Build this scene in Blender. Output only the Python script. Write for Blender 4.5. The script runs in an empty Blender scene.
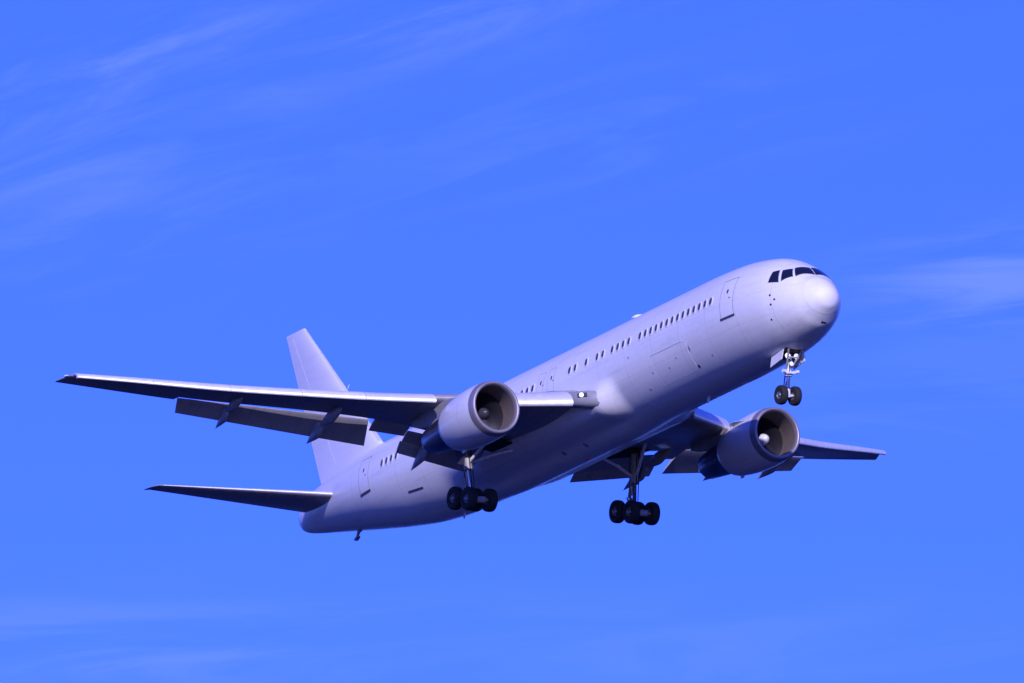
import bpy, bmesh, math, random
from mathutils import Vector, Matrix
R = math.radians
random.seed(7)
sc = bpy.context.scene
COL = sc.collection

# ------------------------------------------------------------------ pose of the airliner in the world
# aircraft frame: x aft from the nose, y to starboard, z up (metres)
CAM_RIGHT = Vector((-0.48938929, -0.87051742, -0.05193792))
CAM_UP = Vector((-0.23771443, 0.07586278, 0.96836805))
CAM_BACK = Vector((-0.8390411, 0.48625535, -0.24406098))
CAM_POS = Vector((-477.42957042, 291.75605388, -146.43801853))
TILT = Vector((-0.00544106577, -0.00431061372, 0.0))
PITCH = R(3.0)
# world up seen in the aircraft frame: nose up by PITCH, banked so that the camera stands level
ux, uz = -math.sin(PITCH), math.cos(PITCH)
uy = -(ux * CAM_RIGHT.x + uz * CAM_RIGHT.z) / CAM_RIGHT.y
UPV = Vector((ux, uy, uz)).normalized()
XA = (Vector((1, 0, 0)) - UPV * UPV.x).normalized()
YA = UPV.cross(XA)
ROT = Matrix((XA, YA, UPV))                       # aircraft frame -> world
GROUND_CAM = 1.7
HEIGHT = GROUND_CAM - (ROT @ CAM_POS).z
POS = Vector((0, 0, HEIGHT))
def W(p): return ROT @ Vector(p) + POS

# ------------------------------------------------------------------ camera
cd = bpy.data.cameras.new('camera'); cam = bpy.data.objects.new('camera', cd); COL.objects.link(cam)
cd.sensor_width = 36.0; cd.lens = 12130.0 * 36.0 / 1024.0
cd.clip_start = 1.0; cd.clip_end = 60000.0
base = Matrix((CAM_RIGHT, CAM_UP, CAM_BACK)).transposed()
ang = TILT.length
tilt = Matrix.Rotation(ang, 3, TILT.normalized())  # camera vectors turn by this, so the camera turns by its inverse
m3 = ROT @ base @ tilt.transposed()
cam.matrix_world = Matrix.Translation(W(CAM_POS)) @ m3.to_4x4()
sc.camera = cam

# ------------------------------------------------------------------ sun and sky
SUN_AZ, SUN_EL = R(29), R(19)                     # from the nose towards starboard, above the wing plane
SUN_LOCAL = Vector((-math.cos(SUN_EL) * math.cos(SUN_AZ), math.cos(SUN_EL) * math.sin(SUN_AZ), math.sin(SUN_EL)))
SUN_W = (ROT @ SUN_LOCAL).normalized()
sd = bpy.data.lights.new('sun', 'SUN'); so = bpy.data.objects.new('sun', sd); COL.objects.link(so)
sd.energy = 3.4; sd.angle = R(0.5); sd.color = (0.97, 0.88, 0.99)
so.rotation_euler = (-SUN_W).to_track_quat('-Z', 'Y').to_euler()
so.location = (0, 0, 400)

world = bpy.data.worlds.new('World'); sc.world = world; world.use_nodes = True
nt = world.node_tree; N = nt.nodes; LK = nt.links
N.clear()
out = N.new('ShaderNodeOutputWorld'); bg = N.new('ShaderNodeBackground')
sky = N.new('ShaderNodeTexSky'); sky.sky_type = 'NISHITA'; sky.sun_disc = False
sky.sun_elevation = math.asin(SUN_W.z); sky.sun_rotation = math.atan2(SUN_W.x, SUN_W.y)
sky.altitude = 0; sky.air_density = 1.0; sky.dust_density = 0.3; sky.ozone_density = 4.0
SKY_TINT = (0.28, 0.425, 2.25)
SKY_STRENGTH = 0.12
tint = N.new('ShaderNodeMix'); tint.data_type = 'RGBA'; tint.blend_type = 'MULTIPLY'
tint.inputs[0].default_value = 1.0
tint.inputs[7].default_value = (*SKY_TINT, 1)
LK.new(sky.outputs[0], tint.inputs[6])
# thin cirrus, laid out by direction on the sky
tc = N.new('ShaderNodeTexCoord')
def vmath(op, a=None, b=None, val=None):
    n = N.new('ShaderNodeVectorMath'); n.operation = op
    if a is not None: LK.new(a, n.inputs[0])
    if b is not None: LK.new(b, n.inputs[1])
    if val is not None: n.inputs[1].default_value = val
    return n
def fmath(op, a=None, b=None, va=None, vb=None, clamp=False):
    n = N.new('ShaderNodeMath'); n.operation = op; n.use_clamp = clamp
    if a is not None: LK.new(a, n.inputs[0])
    if b is not None: LK.new(b, n.inputs[1])
    if va is not None: n.inputs[0].default_value = va
    if vb is not None: n.inputs[1].default_value = vb
    return n.outputs[0]
# local sky axes: centre of the cloud field, its right and its up (fixed directions in the world)
AX_B = -(m3 @ Vector((0, 0, 1))); AX_B.normalize()
AX_R = AX_B.cross(Vector((0, 0, 1))).normalized(); AX_U = AX_R.cross(AX_B)
def dirdot(v):
    return vmath('DOT_PRODUCT', tc.outputs['Generated'], val=tuple(v)).outputs['Value']
DEG = 12.13 * 1000.0
su = fmath('MULTIPLY', dirdot(AX_R), vb=DEG / 1024.0)      # about one unit across the patch of sky
sv = fmath('MULTIPLY', dirdot(AX_U), vb=DEG / 1024.0)
front = fmath('GREATER_THAN', dirdot(AX_B), vb=0.0)
def wisps(angle, sx, sy, seed, lo, hi, distort=1.2):
    c, s = math.cos(angle), math.sin(angle)
    a = fmath('ADD', fmath('MULTIPLY', su, vb=c), fmath('MULTIPLY', sv, vb=s))
    b = fmath('ADD', fmath('MULTIPLY', su, vb=-s), fmath('MULTIPLY', sv, vb=c))
    cx = N.new('ShaderNodeCombineXYZ')
    LK.new(fmath('MULTIPLY', a, vb=sx), cx.inputs[0]); LK.new(fmath('MULTIPLY', b, vb=sy), cx.inputs[1])
    cx.inputs[2].default_value = seed
    nz = N.new('ShaderNodeTexNoise'); nz.inputs['Scale'].default_value = 1.0
    nz.inputs['Detail'].default_value = 10.0; nz.inputs['Roughness'].default_value = 0.62
    nz.inputs['Distortion'].default_value = distort
    LK.new(cx.outputs[0], nz.inputs['Vector'])
    mr = N.new('ShaderNodeMapRange'); mr.interpolation_type = 'SMOOTHSTEP'
    mr.inputs[1].default_value = lo; mr.inputs[2].default_value = hi
    LK.new(nz.outputs[0], mr.inputs[0])
    return mr.outputs[0]
def patch(u0, v0, ru, rv, angle=0.0):
    c, s = math.cos(angle), math.sin(angle)
    du = fmath('ADD', su, vb=-u0); dv = fmath('ADD', sv, vb=-v0)
    a = fmath('ADD', fmath('MULTIPLY', du, vb=c), fmath('MULTIPLY', dv, vb=s))
    b = fmath('ADD', fmath('MULTIPLY', du, vb=-s), fmath('MULTIPLY', dv, vb=c))
    a = fmath('MULTIPLY', a, vb=1.0 / ru); b = fmath('MULTIPLY', b, vb=1.0 / rv)
    r2 = fmath('ADD', fmath('MULTIPLY', a, a), fmath('MULTIPLY', b, b))
    return fmath('POWER', va=math.e, b=fmath('MULTIPLY', r2, vb=-1.0))
w1 = wisps(R(14), 3.2, 22.0, 3.1, 0.40, 0.74, 0.9)
w2 = wisps(R(20), 2.6, 16.0, 8.4, 0.42, 0.76, 1.3)
w3 = wisps(R(4), 2.4, 16.0, 5.7, 0.38, 0.72, 0.8)
w4 = wisps(R(7), 2.8, 24.0, 12.3, 0.38, 0.68, 0.8)
fields = [
    fmath('MULTIPLY', fmath('MULTIPLY', w2, patch(-0.42, 0.25, 0.20, 0.10, R(18))), vb=0.50),
    fmath('MULTIPLY', fmath('MULTIPLY', w1, patch(-0.12, 0.31, 0.30, 0.05, R(8))), vb=0.38),
    fmath('MULTIPLY', fmath('MULTIPLY', w1, patch(-0.42, 0.10, 0.20, 0.07, R(10))), vb=0.30),
    fmath('MULTIPLY', fmath('MULTIPLY', w4, patch(0.47, 0.060, 0.13, 0.045, R(5))), vb=0.55),
    fmath('MULTIPLY', fmath('MULTIPLY', w3, patch(0.42, -0.06, 0.20, 0.05, R(5))), vb=0.2),
    fmath('MULTIPLY', fmath('MULTIPLY', w3, patch(-0.42, -0.30, 0.20, 0.05, 0)), vb=0.34),
    fmath('MULTIPLY', fmath('MULTIPLY', w3, patch(0.10, -0.30, 0.50, 0.06, 0)), vb=0.18),
    fmath('MULTIPLY', fmath('MULTIPLY', w1, patch(0.10, 0.20, 0.22, 0.05, R(8))), vb=0.22),
]
acc = fields[0]
for f in fields[1:]: acc = fmath('ADD', acc, f)
acc = fmath('MULTIPLY', acc, front)
CLOUD = 0.33
acc = fmath('MULTIPLY', acc, vb=CLOUD, clamp=True)
cmix = N.new('ShaderNodeMix'); cmix.data_type = 'RGBA'
LK.new(acc, cmix.inputs[0]); LK.new(tint.outputs[2], cmix.inputs[6])
cmix.inputs[7].default_value = (5.0, 5.8, 9.5, 1)
LK.new(cmix.outputs[2], bg.inputs[0]); bg.inputs[1].default_value = SKY_STRENGTH
LK.new(bg.outputs[0], out.inputs[0])

sc.view_settings.view_transform = 'Standard'; sc.view_settings.look = 'None'
sc.view_settings.exposure = 0.0; sc.view_settings.gamma = 1.0
sc.view_settings.use_curve_mapping = False
sc.render.engine = 'CYCLES'
sc.cycles.max_bounces = 6; sc.cycles.use_denoising = True

# ------------------------------------------------------------------ materials
def principled(name):
    m = bpy.data.materials.new(name); m.use_nodes = True
    t = m.node_tree; b = t.nodes['Principled BSDF']
    return m, t, b
def simple(name, col, rough=0.5, metal=0.0, spec=0.5, coat=0.0, var=0.0, scale=3.0, bump=0.0, stretch=(1, 1, 1)):
    m, t, b = principled(name)
    b.inputs['Base Color'].default_value = (*col, 1); b.inputs['Roughness'].default_value = rough
    b.inputs['Metallic'].default_value = metal; b.inputs['Specular IOR Level'].default_value = spec
    b.inputs['Coat Weight'].default_value = coat; b.inputs['Coat Roughness'].default_value = 0.08
    if var > 0 or bump > 0:
        tcn = t.nodes.new('ShaderNodeTexCoord'); mp = t.nodes.new('ShaderNodeMapping')
        mp.inputs['Scale'].default_value = stretch
        t.links.new(tcn.outputs['Object'], mp.inputs[0])
        nz = t.nodes.new('ShaderNodeTexNoise'); nz.inputs['Scale'].default_value = scale
        nz.inputs['Detail'].default_value = 6.0; nz.inputs['Roughness'].default_value = 0.6
        t.links.new(mp.outputs[0], nz.inputs['Vector'])
        r = t.nodes.new('ShaderNodeValToRGB')
        r.color_ramp.elements[0].position = 0.3; r.color_ramp.elements[1].position = 0.7
        r.color_ramp.elements[0].color = (*[c * (1 - var) for c in col], 1)
        r.color_ramp.elements[1].color = (*[min(1, c * (1 + var * 0.5)) for c in col], 1)
        t.links.new(nz.outputs[0], r.inputs[0]); t.links.new(r.outputs[0], b.inputs['Base Color'])
        mr = t.nodes.new('ShaderNodeMapRange')
        mr.inputs[3].default_value = max(0.02, rough * 0.8); mr.inputs[4].default_value = min(1, rough * 1.25)
        t.links.new(nz.outputs[0], mr.inputs[0]); t.links.new(mr.outputs[0], b.inputs['Roughness'])
        if bump > 0:
            bp = t.nodes.new('ShaderNodeBump'); bp.inputs['Strength'].default_value = bump
            bp.inputs['Distance'].default_value = 0.02
            t.links.new(nz.outputs[0], bp.inputs['Height']); t.links.new(bp.outputs[0], b.inputs['Normal'])
    return m

def skin_material(name, col, seam_x=2.6, grime=0.14, rough=0.32, seam=0.30, axis=0):
    """painted aluminium skin: faint frame seams across, streaks of grime along the airflow"""
    m, t, b = principled(name)
    nd, lk = t.nodes, t.links
    tcn = nd.new('ShaderNodeTexCoord')
    mp = nd.new('ShaderNodeMapping'); mp.inputs['Scale'].default_value = (0.22, 1.6, 1.6)
    lk.new(tcn.outputs['Object'], mp.inputs[0])
    nz = nd.new('ShaderNodeTexNoise'); nz.inputs['Scale'].default_value = 1.3
    nz.inputs['Detail'].default_value = 8.0; nz.inputs['Roughness'].default_value = 0.62
    lk.new(mp.outputs[0], nz.inputs['Vector'])
    nb = nd.new('ShaderNodeTexNoise'); nb.inputs['Scale'].default_value = 5.0; nb.inputs['Detail'].default_value = 5.0
    lk.new(tcn.outputs['Object'], nb.inputs['Vector'])
    r = nd.new('ShaderNodeMapRange'); r.interpolation_type = 'SMOOTHSTEP'
    r.inputs[1].default_value = 0.46; r.inputs[2].default_value = 0.78
    r.inputs[3].default_value = 0.0; r.inputs[4].default_value = grime
    lk.new(nz.outputs[0], r.inputs[0])
    r2 = nd.new('ShaderNodeMapRange'); r2.inputs[1].default_value = 0.35; r2.inputs[2].default_value = 0.75
    r2.inputs[3].default_value = 0.0; r2.inputs[4].default_value = grime * 0.45
    lk.new(nb.outputs[0], r2.inputs[0])
    sx = nd.new('ShaderNodeSeparateXYZ'); lk.new(tcn.outputs['Object'], sx.inputs[0])
    # seam mask
    pm = nd.new('ShaderNodeMath'); pm.operation = 'PINGPONG'; pm.inputs[1].default_value = seam_x * 0.5
    lk.new(sx.outputs[axis], pm.inputs[0])
    cmp_ = nd.new('ShaderNodeMath'); cmp_.operation = 'LESS_THAN'; cmp_.inputs[1].default_value = 0.012
    lk.new(pm.outputs[0], cmp_.inputs[0])
    pl = nd.new('ShaderNodeMath'); pl.operation = 'PINGPONG'; pl.inputs[1].default_value = 0.61
    lk.new(sx.outputs[2 if axis == 0 else 0], pl.inputs[0])
    cl = nd.new('ShaderNodeMath'); cl.operation = 'LESS_THAN'; cl.inputs[1].default_value = 0.009
    lk.new(pl.outputs[0], cl.inputs[0])
    cm = nd.new('ShaderNodeMath'); cm.operation = 'MULTIPLY_ADD'; cm.inputs[1].default_value = 0.6
    lk.new(cl.outputs[0], cm.inputs[0]); lk.new(cmp_.outputs[0], cm.inputs[2])
    sm = nd.new('ShaderNodeMath'); sm.operation = 'MULTIPLY'; sm.inputs[1].default_value = seam
    lk.new(cm.outputs[0], sm.inputs[0])
    a1 = nd.new('ShaderNodeMath'); a1.operation = 'ADD'; lk.new(r.outputs[0], a1.inputs[0]); lk.new(r2.outputs[0], a1.inputs[1])
    a2 = nd.new('ShaderNodeMath'); a2.operation = 'ADD'; a2.use_clamp = True
    lk.new(a1.outputs[0], a2.inputs[0]); lk.new(sm.outputs[0], a2.inputs[1])
    mx = nd.new('ShaderNodeMix'); mx.data_type = 'RGBA'
    mx.inputs[6].default_value = (*col, 1); mx.inputs[7].default_value = (0.10, 0.09, 0.10, 1)
    lk.new(a2.outputs[0], mx.inputs[0]); lk.new(mx.outputs[2], b.inputs['Base Color'])
    rr = nd.new('ShaderNodeMapRange'); rr.inputs[3].default_value = rough * 0.8; rr.inputs[4].default_value = rough * 1.35
    lk.new(nb.outputs[0], rr.inputs[0]); lk.new(rr.outputs[0], b.inputs['Roughness'])
    b.inputs['Specular IOR Level'].default_value = 0.5
    b.inputs['Coat Weight'].default_value = 0.25; b.inputs['Coat Roughness'].default_value = 0.12
    return m

M = {}
M['white'] = skin_material('white_paint_skin', (0.83, 0.82, 0.83))
M['radome'] = simple('radome_paint', (0.83, 0.82, 0.83), 0.5, spec=0.3, var=0.05, scale=2)
M['fin'] = skin_material('fin_paint', (0.76, 0.75, 0.79), seam_x=2.2, grime=0.08, seam=0.10, axis=2)
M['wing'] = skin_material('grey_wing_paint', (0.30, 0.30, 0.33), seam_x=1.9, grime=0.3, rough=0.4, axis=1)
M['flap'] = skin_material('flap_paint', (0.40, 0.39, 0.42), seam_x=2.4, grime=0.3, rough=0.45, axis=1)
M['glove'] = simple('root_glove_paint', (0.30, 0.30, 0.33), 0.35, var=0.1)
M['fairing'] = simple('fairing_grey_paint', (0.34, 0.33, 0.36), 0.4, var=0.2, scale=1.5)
M['slat'] = simple('slat_bare_metal', (0.80, 0.79, 0.81), 0.36, metal=0.25, var=0.12, scale=2.5)
M['slat_polished'] = simple('slat_polished_metal', (0.80, 0.79, 0.81), 0.33, metal=0.35, var=0.12, scale=2.5)
M['nacelle'] = skin_material('nacelle_paint', (0.76, 0.75, 0.77), seam_x=1.7, grime=0.12)
M['lip'] = simple('inlet_lip_metal', (0.36, 0.33, 0.36), 0.48, metal=0.55, var=0.12, scale=2)
M['duct'] = simple('inlet_duct_liner', (0.17, 0.138, 0.138), 0.5, var=0.12, scale=3)
M['fan'] = simple('fan_blade_titanium', (0.10, 0.10, 0.12), 0.35, metal=0.8)
M['spinner'] = simple('spinner_grey', (0.05, 0.05, 0.07), 0.35, var=0.1)
M['spinner_white'] = simple('spinner_white', (0.85, 0.84, 0.86), 0.25, coat=0.5)
M['nozzle'] = simple('exhaust_nozzle_metal', (0.20, 0.22, 0.30), 0.30, metal=0.9, var=0.3, scale=2)
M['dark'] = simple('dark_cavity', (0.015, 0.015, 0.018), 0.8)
M['line'] = simple('panel_gap', (0.20, 0.19, 0.23), 0.7)
M['seal'] = simple('panel_sealant', (0.30, 0.29, 0.34), 0.6)
M['sill'] = simple('door_sill_plate', (0.07, 0.065, 0.09), 0.5)
M['cabin_glass'] = simple('cabin_glass', (0.05, 0.05, 0.065), 0.10, coat=0.8)
M['win_frame'] = simple('window_surround', (0.74, 0.73, 0.76), 0.4)
M['cockpit_glass'] = simple('cockpit_glass', (0.010, 0.012, 0.018), 0.06, coat=1.0)
M['cockpit_frame'] = simple('cockpit_frame', (0.50, 0.49, 0.52), 0.4)
M['tyre'] = simple('tyre_rubber', (0.018, 0.018, 0.02), 0.8, var=0.3, scale=9, bump=0.2)
M['rim'] = simple('wheel_rim', (0.22, 0.21, 0.23), 0.35, metal=0.5, var=0.2, scale=12)
M['strut'] = simple('gear_leg_paint', (0.42, 0.41, 0.44), 0.4, var=0.35, scale=6)
M['strut_white'] = simple('gear_white_paint', (0.82, 0.81, 0.83), 0.35, var=0.25, scale=7)
M['chrome'] = simple('oleo_chrome', (0.45, 0.45, 0.47), 0.2, metal=1.0)
M['hose'] = simple('hydraulic_hose', (0.02, 0.02, 0.025), 0.6)
M['inner_panel'] = simple('door_inner_panel', (0.30, 0.30, 0.32), 0.5, var=0.3, scale=5)
lm, lt, lb = principled('lit_lamp')
lb.inputs['Base Color'].default_value = (0.9, 0.9, 0.9, 1)
lb.inputs['Emission Color'].default_value = (1.0, 0.95, 0.98, 1); lb.inputs['Emission Strength'].default_value = 1.6
M['lamp'] = lm
M['lamp_dim'] = lm.copy(); M['lamp_dim'].name = 'landing_lamp_glow'
M['lamp_dim'].node_tree.nodes['Principled BSDF'].inputs['Emission Strength'].default_value = 0.8
M['lens'] = simple('lamp_lens', (0.80, 0.80, 0.82), 0.12, coat=1.0)
M['red'] = simple('beacon_red', (0.5, 0.03, 0.03), 0.2, coat=1.0)
M['green'] = simple('navigation_green', (0.03, 0.35, 0.12), 0.15, coat=1.0)

# ------------------------------------------------------------------ mesh helpers
def obj(name, verts, faces, mat, parent=None, smooth=True, sharp=38):
    me = bpy.data.meshes.new(name)
    me.from_pydata([tuple(v) for v in verts], [], faces)
    bm = bmesh.new(); bm.from_mesh(me)
    bmesh.ops.recalc_face_normals(bm, faces=bm.faces)
    bm.to_mesh(me); bm.free()
    if smooth:
        me.polygons.foreach_set('use_smooth', [True] * len(me.polygons))
        me.set_sharp_from_angle(angle=R(sharp))
    mats = mat if isinstance(mat, (list, tuple)) else [mat]
    for mm in mats: me.materials.append(mm)
    o = bpy.data.objects.new(name, me); COL.objects.link(o)
    if parent: o.parent = parent
    return o
class MB:
    def __init__(s): s.v = []; s.f = []
    def add(s, v, f):
        k = len(s.v); s.v += [Vector(p) for p in v]; s.f += [tuple(i + k for i in q) for q in f]; return s
    def loft(s, rings, closed=True, caps=(True, True)):
        n = len(rings[0]); v = [p for r in rings for p in r]; f = []
        for i in range(len(rings) - 1):
            for j in range(n if closed else n - 1):
                a, b = i * n + j, i * n + (j + 1) % n
                f.append((a, b, b + n, a + n))
        if caps[0]: f.append(tuple(range(n))[::-1])
        if caps[1]: f.append(tuple(range((len(rings) - 1) * n, len(rings) * n)))
        return s.add(v, f)
    def tube(s, a, b, r0, r1=None, n=14, caps=True):
        a, b = Vector(a), Vector(b); r1 = r0 if r1 is None else r1
        d = (b - a).normalized(); q = d.to_track_quat('Z', 'Y')
        ring = lambda c, r: [c + q @ Vector((r * math.cos(2 * math.pi * i / n), r * math.sin(2 * math.pi * i / n), 0)) for i in range(n)]
        return s.loft([ring(a, r0), ring(b, r1)], True, (caps, caps))
    def lathe(s, prof, origin, axis, n=48, caps=(False, False)):
        """prof: (distance along axis, radius)"""
        o = Vector(origin); d = Vector(axis).normalized(); q = d.to_track_quat('Z', 'Y')
        rings = [[o + d * t + q @ Vector((r * math.cos(2 * math.pi * i / n), r * math.sin(2 * math.pi * i / n), 0)) for i in range(n)] for t, r in prof]
        return s.loft(rings, True, caps)
    def box(s, c, size, rot=None):
        c = Vector(c); hx, hy, hz = [q / 2 for q in size]
        v = [Vector((x, y, z)) for x in (-hx, hx) for y in (-hy, hy) for z in (-hz, hz)]
        if rot is not None: v = [rot @ p for p in v]
        return s.add([c + p for p in v], [(0, 1, 3, 2), (4, 6, 7, 5), (0, 4, 5, 1), (2, 3, 7, 6), (0, 2, 6, 4), (1, 5, 7, 3)])
    def slab(s, poly, n, t):
        """a flat polygon given thickness t along n"""
        n = Vector(n).normalized() * t; k = len(poly); p = [Vector(q) for q in poly]
        f = [tuple(range(k))[::-1], tuple(range(k, 2 * k))] + [(i, (i + 1) % k, k + (i + 1) % k, k + i) for i in range(k)]
        return s.add(p + [q + n for q in p], f)
    def build(s, name, mat, parent=None, smooth=True, sharp=38): return obj(name, s.v, s.f, mat, parent, smooth, sharp)
def mir(p): return Vector((p[0], -p[1], p[2]))

# monotone cubic through a table
def pchip(xs, ys):
    n = len(xs); h = [xs[i + 1] - xs[i] for i in range(n - 1)]; d = [(ys[i + 1] - ys[i]) / h[i] for i in range(n - 1)]
    m = [0] * n
    for i in range(1, n - 1):
        if d[i - 1] * d[i] > 0:
            w1, w2 = 2 * h[i] + h[i - 1], h[i] + 2 * h[i - 1]
            m[i] = (w1 + w2) / (w1 / d[i - 1] + w2 / d[i])
    m[0], m[-1] = d[0], d[-1]
    def f(x):
        x = min(max(x, xs[0]), xs[-1]); i = 0
        while i < n - 2 and x > xs[i + 1]: i += 1
        t = (x - xs[i]) / h[i]; a = 2 * t**3 - 3 * t**2 + 1; b = t**3 - 2 * t**2 + t; c = -2 * t**3 + 3 * t**2; e = t**3 - t**2
        return a * ys[i] + b * h[i] * m[i] + c * ys[i + 1] + e * h[i] * m[i + 1]
    return f
def smooth(a, b, x):
    t = min(1, max(0, (x - a) / (b - a))); return t * t * (3 - 2 * t)

# ------------------------------------------------------------------ ground far below (out of the picture, it throws back light)
gm = simple('sea_water', (0.002, 0.011, 0.058), 0.5, spec=0.12, var=0.3, scale=0.01)
g = MB(); K = 24; S = 30000.0
g.add([(-S + 2 * S * i / K, -S + 2 * S * j / K, 0) for i in range(K + 1) for j in range(K + 1)],
      [(i * (K + 1) + j, (i + 1) * (K + 1) + j, (i + 1) * (K + 1) + j + 1, i * (K + 1) + j + 1) for i in range(K) for j in range(K)])
go = g.build('sea', gm); go['kind'] = 'structure'

# ------------------------------------------------------------------ the airliner
plane = bpy.data.objects.new('airliner', None); COL.objects.link(plane)
plane.matrix_world = Matrix.Translation(POS) @ ROT.to_4x4()
plane.empty_display_size = 4
plane['label'] = 'all white twin engine passenger airliner descending through blue sky with landing gear and flaps down'
plane['category'] = 'airplane'

# fuselage outline tables: x, top, bottom, half width, height of greatest width
FT = [
 (0.00, -0.80, -0.80, 0.00, -0.80), (0.04, -0.56, -1.06, 0.26, -0.80), (0.15, -0.34, -1.29, 0.49, -0.80), (0.40, -0.08, -1.50, 0.75, -0.79),
 (0.80, 0.22, -1.79, 1.04, -0.78), (1.20, 0.48, -2.04, 1.30, -0.74), (1.50, 0.78, -2.15, 1.46, -0.69), (1.90, 1.08, -2.27, 1.64, -0.62),
 (2.30, 1.30, -2.37, 1.79, -0.56), (2.70, 1.50, -2.46, 1.92, -0.50), (3.20, 1.72, -2.56, 2.06, -0.43), (4.00, 1.97, -2.68, 2.21, -0.32),
 (5.00, 2.16, -2.78, 2.35, -0.23), (6.00, 2.29, -2.84, 2.44, -0.16), (7.50, 2.38, -2.88, 2.50, -0.11), (9.00, 2.42, -2.90, 2.515, -0.10),
 (36.0, 2.42, -2.90, 2.515, -0.10), (39.0, 2.42, -2.70, 2.48, -0.02), (42.0, 2.40, -2.26, 2.36, 0.12), (45.0, 2.32, -1.70, 2.06, 0.32),
 (48.0, 2.14, -1.10, 1.62, 0.55), (50.0, 1.96, -0.70, 1.26, 0.66), (51.5, 1.76, -0.40, 0.96, 0.72), (52.4, 1.54, -0.19, 0.72, 0.72),
 (52.9, 1.30, -0.02, 0.50, 0.69), (53.2, 1.04, 0.18, 0.28, 0.65), (53.27, 0.66, 0.62, 0.01, 0.64)]
S_ = [math.sqrt(r[0]) if r[0] < 9 else 3 + (r[0] - 9) / 8 for r in FT]
fT, fB, fW, fC = [pchip(S_, [r[k] for r in FT]) for k in (1, 2, 3, 4)]
def belly(x, th):
    """wing to body fairing: outward bulge round the wing root, and under the belly"""
    f = 1 - smooth(30.5, 35.0, x)
    b = smooth(16.75, 18.5, x) * f; b2 = smooth(16.6, 20.5, x) * f
    if b <= 0: return 0.0
    a = math.degrees(th)
    side = smooth(-11, -31, a) * (1 - smooth(-33, -68, a)) if a < 0 else 0.0
    low = smooth(-45, -85, a)
    return b * 0.72 * side + b2 * 0.18 * low
def fus(x, th, off=0.0):
    """point on the fuselage skin; th: angle from starboard (0) up (+90) or down (-90), port beyond"""
    s = math.sqrt(max(x, 0)) if x < 9 else 3 + (x - 9) / 8
    zt, zb, w, zc = fT(s), fB(s), fW(s), fC(s)
    c, q = math.cos(th), math.sin(th)
    a = math.asin(max(-1, min(1, q)))
    bb = belly(x, a) + off
    y = (w + bb) * c
    z = zc + ((zt - zc) + bb) * q if q >= 0 else zc + ((zc - zb) + bb) * q
    return Vector((x + 0.22 * (1 - smooth(0.0, 4.5, x)), y, z))
def fnormal(x, th):
    e = 1e-3
    a = fus(x + e, th) - fus(max(x - e, 0), th); b = fus(x, th + e) - fus(x, th - e)
    n = a.cross(b).normalized()
    if n.dot(fus(x, th) - Vector((x, 0, fC(math.sqrt(x) if x < 9 else 3 + (x - 9) / 8)))) < 0: n = -n
    return n
def skin(x, th, d): return fus(x, th) + fnormal(x, th) * d
def th_at(x, z, port=False):
    s = math.sqrt(max(x, 0)) if x < 9 else 3 + (x - 9) / 8
    zt, zb, zc = fT(s), fB(s), fC(s)
    q = (z - zc) / (zt - zc) if z >= zc else (z - zc) / (zc - zb)
    a = math.asin(max(-1, min(1, q)))
    return math.pi - a if port else a
xs = [0.0005 + 4.0 * (i / 60.0) ** 2 for i in range(60)]
xs += [4.0 + 0.25 * i for i in range(20)] + [9.0 + 0.5 * i for i in range(12)]
xs += [15.0 + 0.16 * i for i in range(32)] + [20.2 + 0.5 * i for i in range(22)] + [31.0 + 0.3 * i for i in range(17)]
x = 36.2
while x < 52.2: xs.append(x); x += 0.4
xs += [52.3, 52.5, 52.7, 52.85, 52.95, 53.05, 53.12, 53.17, 53.21, 53.24, 53.265]
NT = 120
fb = MB(); fb.loft([[fus(x, 2 * math.pi * j / NT) for j in range(NT)] for x in xs])
fuselage = fb.build('fuselage', [M['white']], plane, sharp=60)

def patch_quad(corners, d0, d1, nu=8, nv=8, rnd=0.0):
    """closed, thin skin-following panel; corners (x, th): bottom-left, bottom-right, top-right, top-left"""
    def at(u, v):
        a, b, c, e = corners
        x = (a[0] * (1 - u) + b[0] * u) * (1 - v) + (e[0] * (1 - u) + c[0] * u) * v
        t = (a[1] * (1 - u) + b[1] * u) * (1 - v) + (e[1] * (1 - u) + c[1] * u) * v
        return x, t
    m = MB(); G = []
    for d in (d0, d1):
        G.append([[skin(*at(i / nu, j / nv), d) for i in range(nu + 1)] for j in range(nv + 1)])
    w = nu + 1; vs = [p for L in G for row in L for p in row]; k = w * (nv + 1); f = []
    for j in range(nv):
        for i in range(nu):
            a = j * w + i; f.append((a, a + w, a + w + 1, a + 1)); f.append((k + a, k + a + 1, k + a + w + 1, k + a + w))
    edge = [i for i in range(w)] + [j * w + nu for j in range(1, nv + 1)] + [nv * w + i for i in range(nu - 1, -1, -1)] + [j * w for j in range(nv - 1, 0, -1)]
    for i in range(len(edge)):
        a, b = edge[i], edge[(i + 1) % len(edge)]; f.append((a, b, k + b, k + a))
    return m.add(vs, f)
def skin_oval(xc, zc, wx, hz, d0, d1, port=False, n=28, p=2.6, rings=4):
    """rounded panel (window, port) following the skin"""
    m = MB(); V = []
    def pt(r, a, d):
        c, s = math.cos(a), math.sin(a)
        x = xc + wx * r * math.copysign(abs(c) ** (2 / p), c); z = zc + hz * r * math.copysign(abs(s) ** (2 / p), s)
        return skin(x, th_at(x, z, port), d)
    ringsv = [[pt(1.0, 2 * math.pi * j / n, d0) for j in range(n)]] + [[pt(q, 2 * math.pi * j / n, d1) for j in range(n)] for q in (1.0, 0.96, 0.6, 0.25)]
    return m.loft(ringsv, True, (False, True))
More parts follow.
